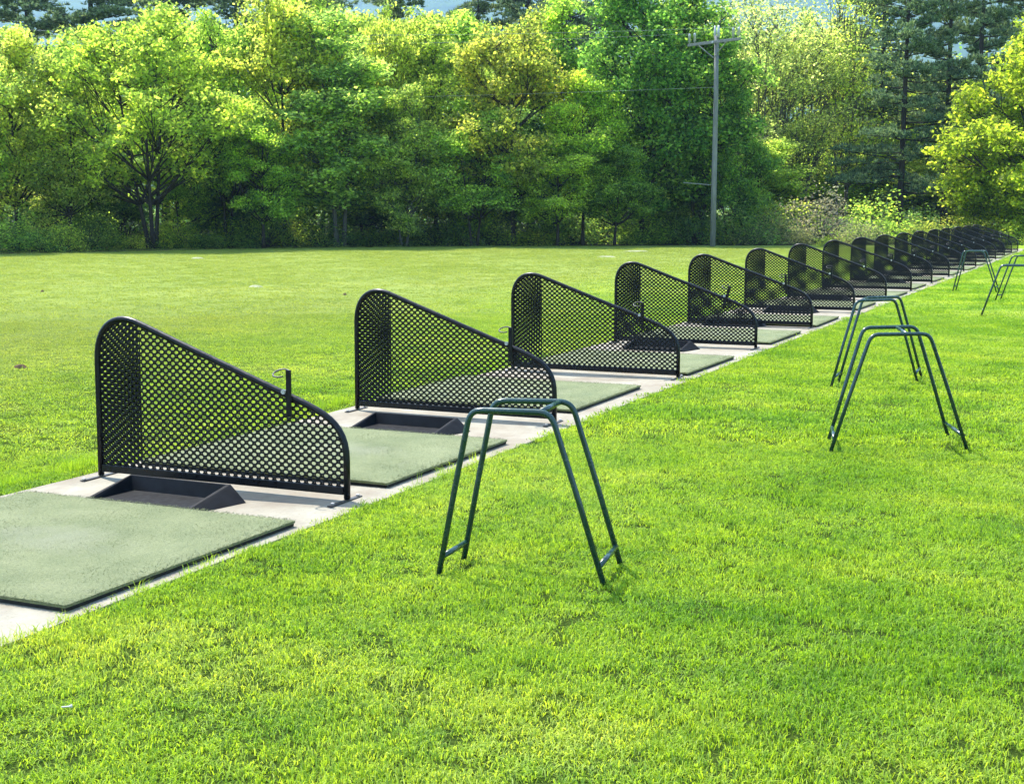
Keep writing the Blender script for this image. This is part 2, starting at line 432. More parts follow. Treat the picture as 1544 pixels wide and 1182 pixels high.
# ------------------------------------------------------------------ mats
def turf_mesh(w, l, z0, z1):
    """top pile of a mat: a soft-edged slab with short fibres along its edges and over its face"""
    rng = np.random.default_rng(11)
    b = MB(); nx, ny = 24, 24; V = []
    for j in range(ny + 1):
        for i in range(nx + 1):
            x = w * i / nx; y = l * j / ny
            e = min(x, w - x, y, l - y)
            V.append((x - w, y - l, z1 - (.006 if e < 1e-6 else 0) + .0015 * math.sin(x * 9) * math.cos(y * 7)))
    F = [(j * (nx + 1) + i, j * (nx + 1) + i + 1, (j + 1) * (nx + 1) + i + 1, (j + 1) * (nx + 1) + i) for j in range(ny) for i in range(nx)]
    b.add(V, F)
    ring = [j for j in range(nx + 1)] + [j * (nx + 1) + nx for j in range(1, ny + 1)] + [ny * (nx + 1) + i for i in range(nx - 1, -1, -1)] + [j * (nx + 1) for j in range(ny - 1, 0, -1)]
    o = len(b.v); b.v += [(b.v[i][0], b.v[i][1], z0) for i in ring]; m = len(ring)
    b.f += [(ring[k], o + k, o + (k + 1) % m, ring[(k + 1) % m]) for k in range(m)]
    # fibres
    ne, ns = 5200, 16000
    s = rng.random(ne); side = rng.integers(0, 4, ne)
    X = np.where(side == 0, 0.0, np.where(side == 1, -w, -w * s)); Y = np.where(side == 2, 0.0, np.where(side == 3, -l, -l * s))
    ox = np.where(side == 0, 1, np.where(side == 1, -1, 0)); oy = np.where(side == 2, 1, np.where(side == 3, -1, 0))
    X = np.concatenate([X, -w * rng.random(ns)]); Y = np.concatenate([Y, -l * rng.random(ns)])
    lean = np.concatenate([np.stack([ox, oy], 1) * .010, np.zeros((ns, 2))]) + rng.normal(0, .007, (ne + ns, 2))
    zr = np.concatenate([z0 + (z1 - z0) * rng.uniform(.2, 1, ne), np.full(ns, z1 - .002)])
    zt = zr + np.concatenate([rng.uniform(.002, .008, ne), rng.uniform(.003, .007, ns)])
    ang = rng.random(ne + ns) * TAU; hw = .0016
    dx, dy = np.cos(ang) * hw, np.sin(ang) * hw
    for i in range(ne + ns):
        k = len(b.v)
        b.v += [(X[i] - dx[i], Y[i] - dy[i], zr[i]), (X[i] + dx[i], Y[i] + dy[i], zr[i]), (X[i] + lean[i, 0], Y[i] + lean[i, 1], zt[i])]
        b.f.append((k, k + 1, k + 2))
    return b.mesh('turf', M['turf'])

MW, ML = 1.75, 1.64
turf_me = turf_mesh(MW, ML, .018, .036)
bk = MB(); bk.box(-MW + .004, -.004, -ML + .004, -.004, .002, .020)
back_me = bevel_mesh(bk.mesh('rubber_base', M['rubber']), .003)
MATS = [(-3.765, 5.76), (-3.795, 8.42), (-3.90, 11.53), (-3.78, 14.24), (-3.79, 17.52), (-3.81, 20.12)]
for n in range(6, 17): MATS.append((-3.80 + rnd.uniform(-.04, .04), D0 + S * n - .85 + rnd.uniform(-.2, .2)))
mt0 = None
for n, (x, y) in enumerate(MATS):
    if mt0 is None:
        mt0 = m = thing('turf_mat', 'x', 'golf mat'); link('turf', turf_me, m); link('rubber_base', back_me, m)
    else: m = copy_tree(mt0)
    m.location = (x, y, 0); m.rotation_euler = (0, 0, rnd.uniform(-.012, .012))
    m['group'] = 'artificial turf hitting mats'
    m['label'] = {0: 'nearest pale green turf hitting mat, cut by the left edge of the photo',
                  1: 'second pale green turf mat, between the nearest divider and the second'}.get(
                      n, f'{ORD[n]} pale green turf hitting mat from the near end of the row')

# ------------------------------------------------------------------ ball trays
def tray_mesh():
    b = MB(); w = .69; zb = .088; zf = .020; dp = .37     # w across, dp front to back; origin: front left of the rim
    t = .018
    # rim outline, inside and outside, sloping down from back to front
    RO = [(0, 0, zf), (w, 0, zf), (w, dp, zb), (0, dp, zb)]
    RI = [(t, t, zf), (w - t, t, zf + .003), (w - t, dp - t, zb), (t, dp - t, zb)]
    FL = [(t + .012, t + .01, .006), (w - t - .012, t + .01, .006), (w - t - .02, dp - t - .03, .008), (t + .02, dp - t - .03, .008)]
    BO = [(-.006, -.004, 0), (w + .03, -.004, 0), (w + .115, dp - .02, 0), (-.03, dp + .02, 0)]
    b.add(RO + RI + FL + BO, [
        (0, 1, 5, 4), (1, 2, 6, 5), (2, 3, 7, 6), (3, 0, 4, 7),
        (4, 5, 9, 8), (5, 6, 10, 9), (6, 7, 11, 10), (7, 4, 8, 11), (8, 9, 10, 11),
        (1, 0, 12, 13), (2, 1, 13, 14), (3, 2, 14, 15), (0, 3, 15, 12)])
    me = b.mesh('ball_tray', M['tray'])
    return bevel_mesh(me, .0025, 2)
tray_me = tray_mesh()
TR = {0: (-5.125, 5.79), 1: (-5.06, 8.455), 3: (-5.20, 14.72), 4: (-5.25, 18.12), 5: (-5.10, 20.80), 6: (-5.15, 23.75), 8: (-5.1, 29.75), 9: (-5.15, 32.8), 11: (-5.1, 38.8), 12: (-5.15, 41.8)}
for n, (x, y) in TR.items():
    o = link('ball_tray', tray_me, None, (x, y, .001), (0, 0, rnd.uniform(-.02, .02)))
    tag(o, {0: 'black wedge-shaped ball tray beside the nearest divider and mat'}.get(n, f'black wedge-shaped ball tray at the foot of the {ORD[n]} divider'),
        'ball tray', 'black ball trays in the bays')

# ------------------------------------------------------------------ club stands
def stand(label, FL, FR, BL, BR, h, top=.32, off=0.0, bar_t=.92):
    """two bent tube frames, given by where their feet stand, joined by a top bar and two foot bars"""
    o = Vector((*FL, 0)); t = thing('club_stand', label, 'club stand', tuple(o), 0, 'green tubular club stands on the grass')
    ends = []
    for A, B in ((FL, FR), (BL, BR)):
        A = Vector((*A, 0)) - o; B = Vector((*B, 0)) - o; w = (B - A).length; u = (B - A) / w
        c = w / 2 + off; a0, a1 = c - top / 2 - .03, c + top / 2 + .03; k = .06
        la, lb = a0 / h, (w - a1) / h
        pth = [(0, -.02), (la * h * .5, h * .5), (a0 - la * k * 1.1, h - k * 1.1)]
        pth += bez((a0 - la * k * 1.1, h - k * 1.1), (a0 - la * k * .3, h - k * .25), (a0 + k * .25, h), (a0 + k * 1.05, h), 7)[1:]
        pth += [(c, h), (a1 - k * 1.05, h)]
        pth += bez((a1 - k * 1.05, h), (a1 - k * .25, h), (a1 + lb * k * .3, h - k * .25), (a1 + lb * k * 1.1, h - k * 1.1), 7)[1:]
        pth += [(w - lb * h * .5, h * .5), (w, -.02)]
        m = MB(); m.tube([tuple(A + u * q + Vector((0, 0, z))) for q, z in pth], .0128, 12)
        link('tube_frame', m.mesh('tube_frame', M['stand'], True), t)
        P = lambda q, z: A + u * q + Vector((0, 0, z))
        ends.append((P(a0 + (a1 - a0) * bar_t, h - .001), P(la * .085, .085), P(w - lb * .085, .085)))
    for i, nm in enumerate(('top_bar', 'foot_bar', 'foot_bar')):
        p, q = ends[0][i], ends[1][i]; d = (q - p).normalized() * .006
        m = MB(); m.tube([tuple(p + d), tuple(q - d)], .0122, 12); link(nm, m.mesh(nm, M['stand'], True), t)
    return t
stand('nearest green tubular club stand, alone on the grass beside the mats', (-2.682, 5.214), (-1.956, 5.352), (-2.700, 5.500), (-2.010, 5.712), .735, .29, -.045, .86)
stand('green tubular club stand on the right lawn, front one of two that overlap', (-1.740, 9.013), (-.926, 9.514), (-1.850, 9.511), (-1.113, 10.055), .768, .34, -.02, .62)
stand('green tubular club stand just behind the front one of the overlapping two', (-2.388, 12.313), (-1.725, 13.0), (-2.400, 12.723), (-1.747, 13.43), .765, .36, -.02, .10)
stand('small far green club stand in front of the far dividers', (-3.10, 27.70), (-2.305, 27.80), (-3.075, 28.0), (-2.285, 28.1), .765, .30, -.05)
stand('green club stand cut by the right edge, one dark leg in front', (-1.985, 21.45), (-1.09, 21.55), (-2.012, 21.76), (-1.11, 21.86), .745, .34, 0)
stand('green club stand partly hidden behind the one at the right edge', (-2.112, 25.19), (-1.235, 25.30), (-2.050, 25.50), (-1.17, 25.62), .765, .33, 0)

# ------------------------------------------------------------------ ground
def terrain(x, y):
    d = np.maximum(np.maximum(x + 3.6, -5.75 - x), 0.0)
    f = np.clip(d / 3.0, 0, 1)
    return -.008 + f * (.022 * np.sin(x * .35 + .6) * np.cos(y * .22) + .014 * np.sin(x * .9 + y * .7)) * np.clip((60 - np.hypot(x, y)) / 30, 0, 1)

def axis(lims):
    out = []
    for a, b, st in lims: out += list(np.arange(a, b, st))
    out.append(lims[-1][1]); return np.array(out)
gx = axis([(-6000, -300, 950), (-300, -60, 40), (-60, -12, 2), (-12, 8, .4), (8, 40, 4), (40, 300, 65), (300, 6000, 950)])
gy = axis([(-6000, -300, 950), (-300, -20, 40), (-20, 0, 2), (0, 30, .6), (30, 80, 2.5), (80, 300, 44), (300, 6000, 950)])
GX, GY = np.meshgrid(gx, gy); V = np.stack([GX, GY, terrain(GX, GY)], -1).reshape(-1, 3)
nx = len(gx); i, j = np.meshgrid(np.arange(nx - 1), np.arange(len(gy) - 1)); q = (j * nx + i).ravel()
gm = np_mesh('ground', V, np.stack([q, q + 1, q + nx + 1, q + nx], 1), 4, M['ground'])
gm.polygons.foreach_set('use_smooth', [True] * len(gm.polygons))
tag(link('ground', gm), kind='structure')

b = MB(); nseg = 40; y0, y1 = 1.0, 57.5
rs = np.random.default_rng(2)
xl = -5.66 + rs.normal(0, .006, nseg + 1); xr = -3.69 + rs.normal(0, .006, nseg + 1)
ys = np.linspace(y0, y1, nseg + 1)
for k in range(nseg + 1): b.v += [(xl[k], ys[k], 0), (xr[k], ys[k], 0), (xl[k], ys[k], -.09), (xr[k], ys[k], -.09)]
for k in range(nseg):
    a = 4 * k; c = a + 4
    b.f += [(a, a + 1, c + 1, c), (a + 2, a, c, c + 2), (a + 1, a + 3, c + 3, c + 1)]
b.f += [(0, 2, 3, 1), (4 * nseg, 4 * nseg + 1, 4 * nseg + 3, 4 * nseg + 2)]
tag(link('path', b.mesh('path', M['concrete'])), kind='structure')

# leaf litter under the wood, its tone darkened for the shade there, wandering edge
def wood_floor():
    rng = np.random.default_rng(14); near = []; far = []
    for px in np.arange(-700, 2300, 22.0):
        d = float(np.interp(px, [-700, 0, 450, 800, 1130, 1300, 1420, 1600, 2300], [40, 47.6, 55.2, 58.2, 58.8, 60, 60.5, 60.5, 62])) + rng.normal(0, .16)
        near.append((*sv(px, d), .0)); far.append((*sv(px, 260), .0))
    n = len(near); V = [(x, y, .012 + float(terrain(np.array(x), np.array(y)))) for x, y, _ in near + far]
    b = MB(); b.add(V, [(i, i + 1, n + i + 1, n + i) for i in range(n - 1)])
    tag(link('forest_floor', b.mesh('forest_floor', M['litter'])), kind='structure')
wood_floor()

# wooded hill behind the trees
def hill():
    az = np.linspace(R(-38), R(78), 240); rr = np.concatenate([np.linspace(1300, 4800, 70)])
    A, D = np.meshgrid(az, rr); rng = np.random.default_rng(5)
    ridge = 960 + 170 * np.sin(A * 3.1 + 1) + 90 * np.sin(A * 7.3)
    t = np.clip((D - 1300) / 3500, 0, 1); Z = ridge * (t * t * (3 - 2 * t)) + rng.normal(0, 7.0, A.shape) * np.clip(t * 6, 0, 1) - 2
    X = -np.sin(A) * D; Y = np.cos(A) * D
    n = len(az); i, j = np.meshgrid(np.arange(n - 1), np.arange(len(rr) - 1)); q = (j * n + i).ravel()
    me = np_mesh('hill', np.stack([X, Y, Z], -1).reshape(-1, 3), np.stack([q, q + 1, q + n + 1, q + n], 1), 4, M['hill'])
    tag(link('hill', me), kind='structure')
hill()

# ------------------------------------------------------------------ grass
def tuft(name, rng, nb, rad, h, w, spread):
    V = []; F3 = []
    for _ in range(nb):
        a = rng.random() * TAU; r = rad * math.sqrt(rng.random())
        x, y = r * math.cos(a), r * math.sin(a)
        hh = h * rng.uniform(.55, 1.2); la = rng.random() * TAU; le = hh * rng.uniform(.25, spread)
        wa = rng.random() * TAU; ww = w * rng.uniform(.7, 1.3)
        dx, dy = math.cos(wa) * ww / 2, math.sin(wa) * ww / 2; lx, ly = math.cos(la) * le, math.sin(la) * le
        o = len(V)
        V += [(x - dx, y - dy, -.006), (x + dx, y + dy, -.006), (x + lx * .35 - dx * .85, y + ly * .35 - dy * .85, hh * .6),
              (x + lx * .35 + dx * .85, y + ly * .35 + dy * .85, hh * .6), (x + lx, y + ly, hh * rng.uniform(.55, 1))]
        F3 += [(o, o + 1, o + 3), (o, o + 3, o + 2), (o + 2, o + 3, o + 4)]
    me = np_mesh(name, np.array(V), np.array(F3), 3, M['grass'])
    return bpy.data.objects.new(name, me)

gcol = bpy.data.collections.new('grass_tufts')
rng = np.random.default_rng(21)
for k in range(5): gcol.objects.link(tuft(f'a{k}_near_tuft', rng, 26, .052, .0245, .0038, 1.6))
for k in range(4): gcol.objects.link(tuft(f'b{k}_mid_tuft', rng, 28, .095, .026, .0070, 1.5))
for k in range(4): gcol.objects.link(tuft(f'c{k}_far_tuft', rng, 28, .20, .022, .014, 1.4))
for k in range(3): gcol.objects.link(tuft(f'd{k}_long_tuft', rng, 9, .030, .068, .0026, .9))

def wedge(d0, d1, dens, rng):
    """random points of the lawn between two distances from the eye, in and a little beside the view"""
    a0, a1 = YAW - .45, YAW + .45
    area = .5 * (a1 - a0) * (d1**2 - d0**2); n = int(area * dens)
    d = np.sqrt(rng.random(n) * (d1**2 - d0**2) + d0**2); a = rng.uniform(a0, a1, n)
    return np.stack([-np.sin(a) * d, np.cos(a) * d], 1)

def grass_points():
    rng = np.random.default_rng(8); P = []; IDX = []; SC = []
    for d0, d1, dens, lo, hi, left_h in ((2.6, 9.5, 760, 0, 5, .75), (9.5, 21, 230, 5, 9, .6), (21, 58, 44, 9, 13, .55)):
        p = wedge(d0, d1, dens, rng)
        ok = (p[:, 0] > -3.69 + rng.normal(0, .012, len(p))) | (p[:, 0] < -5.67 - np.abs(rng.normal(0, .02, len(p))))
        p = p[ok]
        # little bare hollows between the clumps, down to the dark root
        def val(q, cell, seed):
            g = np.random.default_rng(seed).random((257, 257)); u = q / cell; i = np.floor(u).astype(int); f = u - i; f = f * f * (3 - 2 * f)
            c = lambda dx, dy: g[(i[:, 0] + dx) % 257, (i[:, 1] + dy) % 257]
            return (c(0, 0) * (1 - f[:, 0]) + c(1, 0) * f[:, 0]) * (1 - f[:, 1]) + (c(0, 1) * (1 - f[:, 0]) + c(1, 1) * f[:, 0]) * f[:, 1]
        hol = val(p, .060, 3)
        p = p[hol > .17 + rng.normal(0, .06, len(p))]; n = len(p)
        # tight and loose places in the sward
        h = 1 + .30 * np.sin(p[:, 0] * 5.1 + 2 * np.sin(p[:, 1] * 1.7)) * np.sin(p[:, 1] * 3.9 + 1.3 * np.sin(p[:, 0] * 2.3)) + rng.normal(0, .16, n)
        h = np.clip(h, .45, 1.6) * np.where(p[:, 0] < -5.6, left_h, 1.0)
        P.append(p); IDX.append(rng.integers(lo, hi, n)); SC.append(np.stack([np.ones(n), np.ones(n), h], 1))
    # longer ragged grass along both edges of the slab
    for xe, sg, n, yr in ((-3.675, 1, 1700, (3, 30)), (-5.675, -1, 1500, (4, 30))):
        y = yr[0] + (yr[1] - yr[0]) * rng.random(n)**1.7
        c = np.sin(y * 2.9) + np.sin(y * 7.1 + 1) + rng.normal(0, .9, n)
        y = y[c > .1]; n = len(y); x = xe + sg * np.abs(rng.normal(0, .035, n))
        P.append(np.stack([x, y], 1)); IDX.append(rng.integers(13, 16, n))
        s = rng.uniform(.22, .62, n) * (1.0 if sg > 0 else .6); SC.append(np.stack([np.ones(n), np.ones(n), s], 1))
    # rank clumps left uncut by the posts and along the mats
    for cx, cy, n, sz in ((-5.87, 6.05, 40, 1.15), (-5.86, 6.55, 50, 1.7), (-5.86, 9.65, 60, 1.5), (-5.84, 9.2, 30, 1.1),
                          (-5.85, 12.7, 40, 1.3), (-3.72, 4.6, 22, 1.3), (-3.73, 3.85, 20, 1.5), (-3.72, 7.35, 16, 1.9), (-3.72, 7.7, 14, 1.6), (-3.73, 5.1, 18, 1.2), (-3.72, 10.2, 14, 1.3)):
        p = np.stack([cx + rng.normal(0, .035, n), cy + rng.normal(0, .13, n)], 1)
        if cx > -4: p = p[: int(n * .6)]; n = len(p); p[:, 0] = np.maximum(p[:, 0] + .03, -3.72)
        P.append(p); IDX.append(rng.integers(13, 16, n)); s = rng.uniform(.4, 1.1, n) * sz * (.72 if cx > -4 else 1)
        SC.append(np.stack([np.ones(n), np.ones(n), s], 1))
    P = np.concatenate(P); IDX = np.concatenate(IDX); SC = np.concatenate(SC); n = len(P)
    me = bpy.data.meshes.new('grass'); me.vertices.add(n)
    z = terrain(P[:, 0], P[:, 1]); me.vertices.foreach_set('co', np.column_stack([P, z]).astype(np.float32).ravel())
    at = me.attributes.new('pick', 'INT', 'POINT'); at.data.foreach_set('value', IDX.astype(np.int32))
    at = me.attributes.new('size', 'FLOAT_VECTOR', 'POINT'); at.data.foreach_set('vector', SC.astype(np.float32).ravel())
    rot = np.column_stack([rng.normal(0, .08, n), rng.normal(0, .08, n), rng.random(n) * TAU])
    at = me.attributes.new('turn', 'FLOAT_VECTOR', 'POINT'); at.data.foreach_set('vector', rot.astype(np.float32).ravel())
    me.update(); return me

def grass():
    o = link('grass', grass_points()); o.data.materials.append(M['grass'])
    tag(o, 'bright green mown lawn grass around the concrete strip', 'grass', kind='stuff')
    ng = bpy.data.node_groups.new('grass_instances', 'GeometryNodeTree')
    ng.interface.new_socket('Geometry', in_out='INPUT', socket_type='NodeSocketGeometry')
    ng.interface.new_socket('Geometry', in_out='OUTPUT', socket_type='NodeSocketGeometry')
    N, L = ng.nodes, ng.links
    gi = N.new('NodeGroupInput'); go = N.new('NodeGroupOutput')
    ci = N.new('GeometryNodeCollectionInfo'); ci.inputs['Collection'].default_value = gcol
    ci.inputs['Separate Children'].default_value = True; ci.inputs['Reset Children'].default_value = True
    ip = N.new('GeometryNodeInstanceOnPoints'); ip.inputs['Pick Instance'].default_value = True
    def attr(nm, ty):
        a = N.new('GeometryNodeInputNamedAttribute'); a.data_type = ty; a.inputs['Name'].default_value = nm
        return [s for s in a.outputs if s.enabled][0]
    e = N.new('FunctionNodeEulerToRotation'); L.new(attr('turn', 'FLOAT_VECTOR'), e.inputs[0])
    L.new(gi.outputs[0], ip.inputs['Points']); L.new(ci.outputs[0], ip.inputs['Instance'])
    L.new(attr('pick', 'INT'), ip.inputs['Instance Index']); L.new(e.outputs[0], ip.inputs['Rotation'])
    L.new(attr('size', 'FLOAT_VECTOR'), ip.inputs['Scale']); L.new(ip.outputs[0], go.inputs[0])
    md = o.modifiers.new('grass', 'NODES'); md.node_group = ng
grass()

# ------------------------------------------------------------------ trees
def leaf_mesh(name, C, size, rng, up=.5, aspect=.62):
    """one small four-cornered leaf per centre, each an island of its own"""
    n = len(C)
    nr = rng.normal(0, 1, (n, 3)); nr /= np.linalg.norm(nr, axis=1)[:, None]; nr[:, 2] += up * np.sign(nr[:, 2] + 1e-6); nr /= np.linalg.norm(nr, axis=1)[:, None]
    t = rng.normal(0, 1, (n, 3)); u = np.cross(nr, t); u /= np.linalg.norm(u, axis=1)[:, None]; w = np.cross(nr, u)
    L = (size * rng.uniform(.65, 1.35, n))[:, None]; W = L * aspect
    V = np.stack([C - u * L * .5, C + w * W * .5 - u * L * .05 + nr * L * .06, C + u * L * .5, C - w * W * .5 - u * L * .05 + nr * L * .06], 1).reshape(-1, 3)
    return np_mesh(name, V, np.arange(4 * n).reshape(n, 4), 4)

def curve(p0, p1, n, bow, rng, wob=.0):
    P = []
    p0, p1 = np.array(p0, float), np.array(p1, float)
    off = rng.normal(0, wob, 3) if wob else np.zeros(3)
    for i in range(n + 1):
        t = i / n
        p = p0 + (p1 - p0) * t + (np.array(bow) + off) * 4 * t * (1 - t) * .5
        P.append(tuple(p))
    return P

def broadleaf(seed, H, Rr, base, tr, stems=1, lobes=26, subs=7, nl=70, leaf=.15, lobe_r=1.05, sub_r=.34, up_bias=0.0, fork=.35, egg=1.0, lean=.06, open_low=0.0):
    rng = np.random.default_rng(seed); tb = MB(); C = []
    cz, az = (H + base) / 2, (H - base) / 2
    stemp = []
    for s in range(stems):
        a = TAU * s / stems + rng.random(); off = .16 * (stems > 1)
        tipr = Rr * .30 * (stems > 1) + rng.normal(0, lean * H * .3)
        tip = (math.cos(a) * tipr, math.sin(a) * tipr, H * .86)
        P = curve((math.cos(a) * off, math.sin(a) * off, -.15), tip, 9, rng.normal(0, .35, 3) * (1, 1, 0), rng)
        rr = [tr / (stems**.4) * (1 - .86 * (i / 9)**.9) for i in range(10)]; rr[0] *= 1.35
        tb.tube(P, rr, 8); stemp.append((P, rr))
    k = 0; tries = 0
    while k < lobes and tries < 900:
        tries += 1
        v = rng.normal(0, 1, 3); v /= np.linalg.norm(v); r = rng.uniform(.45, .93)
        zz = cz + v[2] * az * r
        f = 1.0 - egg * .28 * max(0, v[2])
        if open_low and v[2] < -.2 and rng.random() < open_low: continue
        c = np.array([v[0] * Rr * r * f, v[1] * Rr * r * f, zz])
        if c[2] > H - .35: continue
        k += 1
        P, rr = stemp[int(rng.integers(len(stemp)))]
        zt = max(base * .5, c[2] - np.hypot(c[0], c[1]) * rng.uniform(.5, 1.0) - up_bias)
        zt = min(max(zt, H * .14), H * .80)
        i = int(np.argmin([abs(p[2] - zt) for p in P])); p0 = P[i]; r0 = min(rr[i] * .62, .085)
        if r0 < .018: r0 = .018
        bow = np.array([0, 0, rng.uniform(-.45, .25)])
        lp = curve(p0, c, 6, bow, rng, .18)
        tb.tube(lp, [r0 * (1 - .78 * t / 6) for t in range(7)], 6)
        lr = lobe_r * rng.uniform(.7, 1.25)
        for q in range(subs):
            w = rng.normal(0, 1, 3); w /= np.linalg.norm(w); w[2] = w[2] * .75 + .12
            sc_ = c + w * lr * rng.uniform(.45, 1.0)
            if sc_[2] > H: sc_[2] = H - rng.random() * .3
            if sc_[2] < .25: continue
            tb.tube(curve(lp[int(rng.integers(3, 7))], sc_, 3, rng.normal(0, .12, 3), rng), [.022, .017, .012, .007], 4, False)
            m = int(nl * rng.uniform(.55, 1.35))
            g = np.clip(rng.normal(0, 1, (m, 3)), -1.7, 1.7) * np.array([1.2, 1.2, .5]) * sub_r * rng.uniform(.75, 1.25)
            C.append(sc_ + g)
    C = np.concatenate(C); C = C[C[:, 2] > .08]
    return tb.mesh('trunk', None, True), leaf_mesh('crown', C, leaf, rng), H, Rr

def pine(seed, H, Rr, base, tr, whorls=22, leaf=.24):
    rng = np.random.default_rng(seed); tb = MB(); Q = []; U = []
    lean = rng.normal(0, .015 * H, 2)
    tp = lambda z: np.array([lean[0] * (z / H)**2, lean[1] * (z / H)**2, z])
    tb.tube([tuple(tp(z)) for z in np.linspace(-.2, H, 12)], [tr * (1.25 if i == 0 else 1) * (1 - .9 * i / 11) for i in range(12)], 9)
    for wi in range(whorls):
        t = wi / (whorls - 1); z = base + (H * .97 - base) * t
        for k in range(int(rng.integers(3, 6))):
            a = rng.random() * TAU
            ln = Rr * (1.05 - .8 * t**1.3) * rng.uniform(.45, 1.1)
            if ln < .35: ln = .35
            rise = ln * (rng.uniform(-.10, .10) + .28 * t)
            p0 = tp(z + rng.uniform(-.15, .15)); p1 = p0 + np.array([math.cos(a) * ln, math.sin(a) * ln, rise])
            P = curve(p0, p1, 5, (0, 0, rng.uniform(-.14, .05) * ln), rng)
            r0 = .018 + .016 * ln / Rr * 1.6
            tb.tube(P, [r0 * (1 - .8 * i / 5) for i in range(6)], 5, False)
            nt = int(8 + ln * 11)
            for q in range(nt):
                s = rng.uniform(.38, 1.0); fi = s * 5; i0 = min(int(fi), 4); fr = fi - i0
                c = np.array(P[i0]) * (1 - fr) + np.array(P[i0 + 1]) * fr
                sp = .26 * ln * (1.15 - s) + .10
                c = c + np.array([rng.normal(0, sp), rng.normal(0, sp), abs(rng.normal(0, .11)) + .02])
                m = 18
                d = rng.normal(0, 1, (m, 3)); d[:, 2] = np.abs(d[:, 2]) * .8 + .15; d += np.array([math.cos(a), math.sin(a), 0]) * .7
                d /= np.linalg.norm(d, axis=1)[:, None]
                Q.append(np.repeat(c[None], m, 0)); U.append(d)
    Q = np.concatenate(Q); U = np.concatenate(U); n = len(Q)
    L = (leaf * rng.uniform(.6, 1.2, n))[:, None]; t = rng.normal(0, 1, (n, 3)); w = np.cross(U, t); w /= np.linalg.norm(w, axis=1)[:, None]
    wd = .028
    V = np.stack([Q - w * wd * .5, Q + U * L * .55 - w * wd, Q + U * L, Q + U * L * .55 + w * wd], 1).reshape(-1, 3)
    return tb.mesh('trunk', None, True), np_mesh('crown', V, np.arange(4 * n).reshape(n, 4), 4), H, Rr

def shrub(seed, H, Rr, nl=60, leaf=.11, clumps=46):
    rng = np.random.default_rng(seed); tb = MB(); C = []
    for k in range(clumps):
        v = rng.normal(0, 1, 3); v /= np.linalg.norm(v); v[2] = abs(v[2])
        c = v * rng.uniform(.45, 1.0) * np.array([Rr, Rr, H * .92]); c[2] = max(c[2], .15)
        b0 = (rng.normal(0, .12), rng.normal(0, .12), -.05)
        tb.tube(curve(b0, c, 4, (0, 0, .15), rng, .1), [.020, .016, .012, .008, .004], 5, False)
        m = int(nl * rng.uniform(.5, 1.4))
        C.append(c + rng.normal(0, 1, (m, 3)) * np.array([1.1, 1.1, .75]) * .24 * (Rr / 1.3)**.5)
    C = np.concatenate(C); C = C[C[:, 2] > .03]
    return tb.mesh('stems', None, True), leaf_mesh('foliage', C, leaf, rng), H, Rr

VAR = {
    'oak_a': broadleaf(31, 9.5, 3.6, .5, .13, 1, 54, 9, 60, .182, 1.0, .27),
    'oak_b': broadleaf(32, 9.5, 3.4, .3, .12, 2, 50, 9, 60, .178, .95, .27),
    'oak_c': broadleaf(33, 10.0, 3.2, .7, .13, 1, 50, 9, 58, .178, .9, .26, lean=.10),
    'spread': broadleaf(34, 9.5, 5.0, .9, .17, 3, 80, 9, 56, .178, 1.0, .27, open_low=.25),
    'tall_a': broadleaf(35, 12.5, 3.4, .3, .16, 1, 66, 9, 58, .190, 1.0, .28, egg=.8),
    'tall_b': broadleaf(36, 12.0, 3.0, .4, .14, 2, 62, 9, 58, .188, .95, .27, egg=.8),
    'airy_a': broadleaf(37, 12.0, 2.5, 1.8, .11, 3, 50, 8, 28, .145, .9, .40, up_bias=1.6),
    'airy_b': broadleaf(38, 12.5, 2.2, 1.6, .10, 2, 50, 8, 28, .145, .9, .40, up_bias=1.6),
    'round': broadleaf(40, 9.0, 4.2, -.4, .16, 1, 76, 9, 76, .180, .95, .27, egg=.7),
    'pine_a': pine(41, 17, 4.0, 2.2, .23, 32),
    'pine_b': pine(42, 19, 4.2, 3.2, .26, 34),
    'pine_c': pine(43, 18, 3.6, 5.0, .22, 28),
    'shrub_a': shrub(51, 2.2, 1.6), 'shrub_b': shrub(52, 1.8, 1.7, 55, .10, 52), 'shrub_c': shrub(53, 2.6, 1.5, 60, .12, 44),
}
for k, (a, c, _, _) in VAR.items():
    for me in (a, c):
        if not me.materials: me.materials.append(M['bark'])

trnd = random.Random(77)
def plant(name, var, leafmat, px, d, ytop, wpx, label, cat, group=None, bark='bark', parts=('trunk', 'crown'), rz=None):
    tm, cm, H, Rr = VAR[var]
    x, y = sv(px, d); h = hgt(ytop, d); w = wpx * d / FPX
    t = thing(name, label, cat, (x, y, -.02), trnd.random() * TAU if rz is None else rz, group)
    sx = w / (2 * Rr); sz = h / H
    t.scale = (sx, sx, sz)
    for nm, me, mt in ((parts[0], tm, M[bark]), (parts[1], cm, LEAF[leafmat])):
        o = link(nm, me, t); o.material_slots[0].link = 'OBJECT'; o.material_slots[0].material = mt
    return t

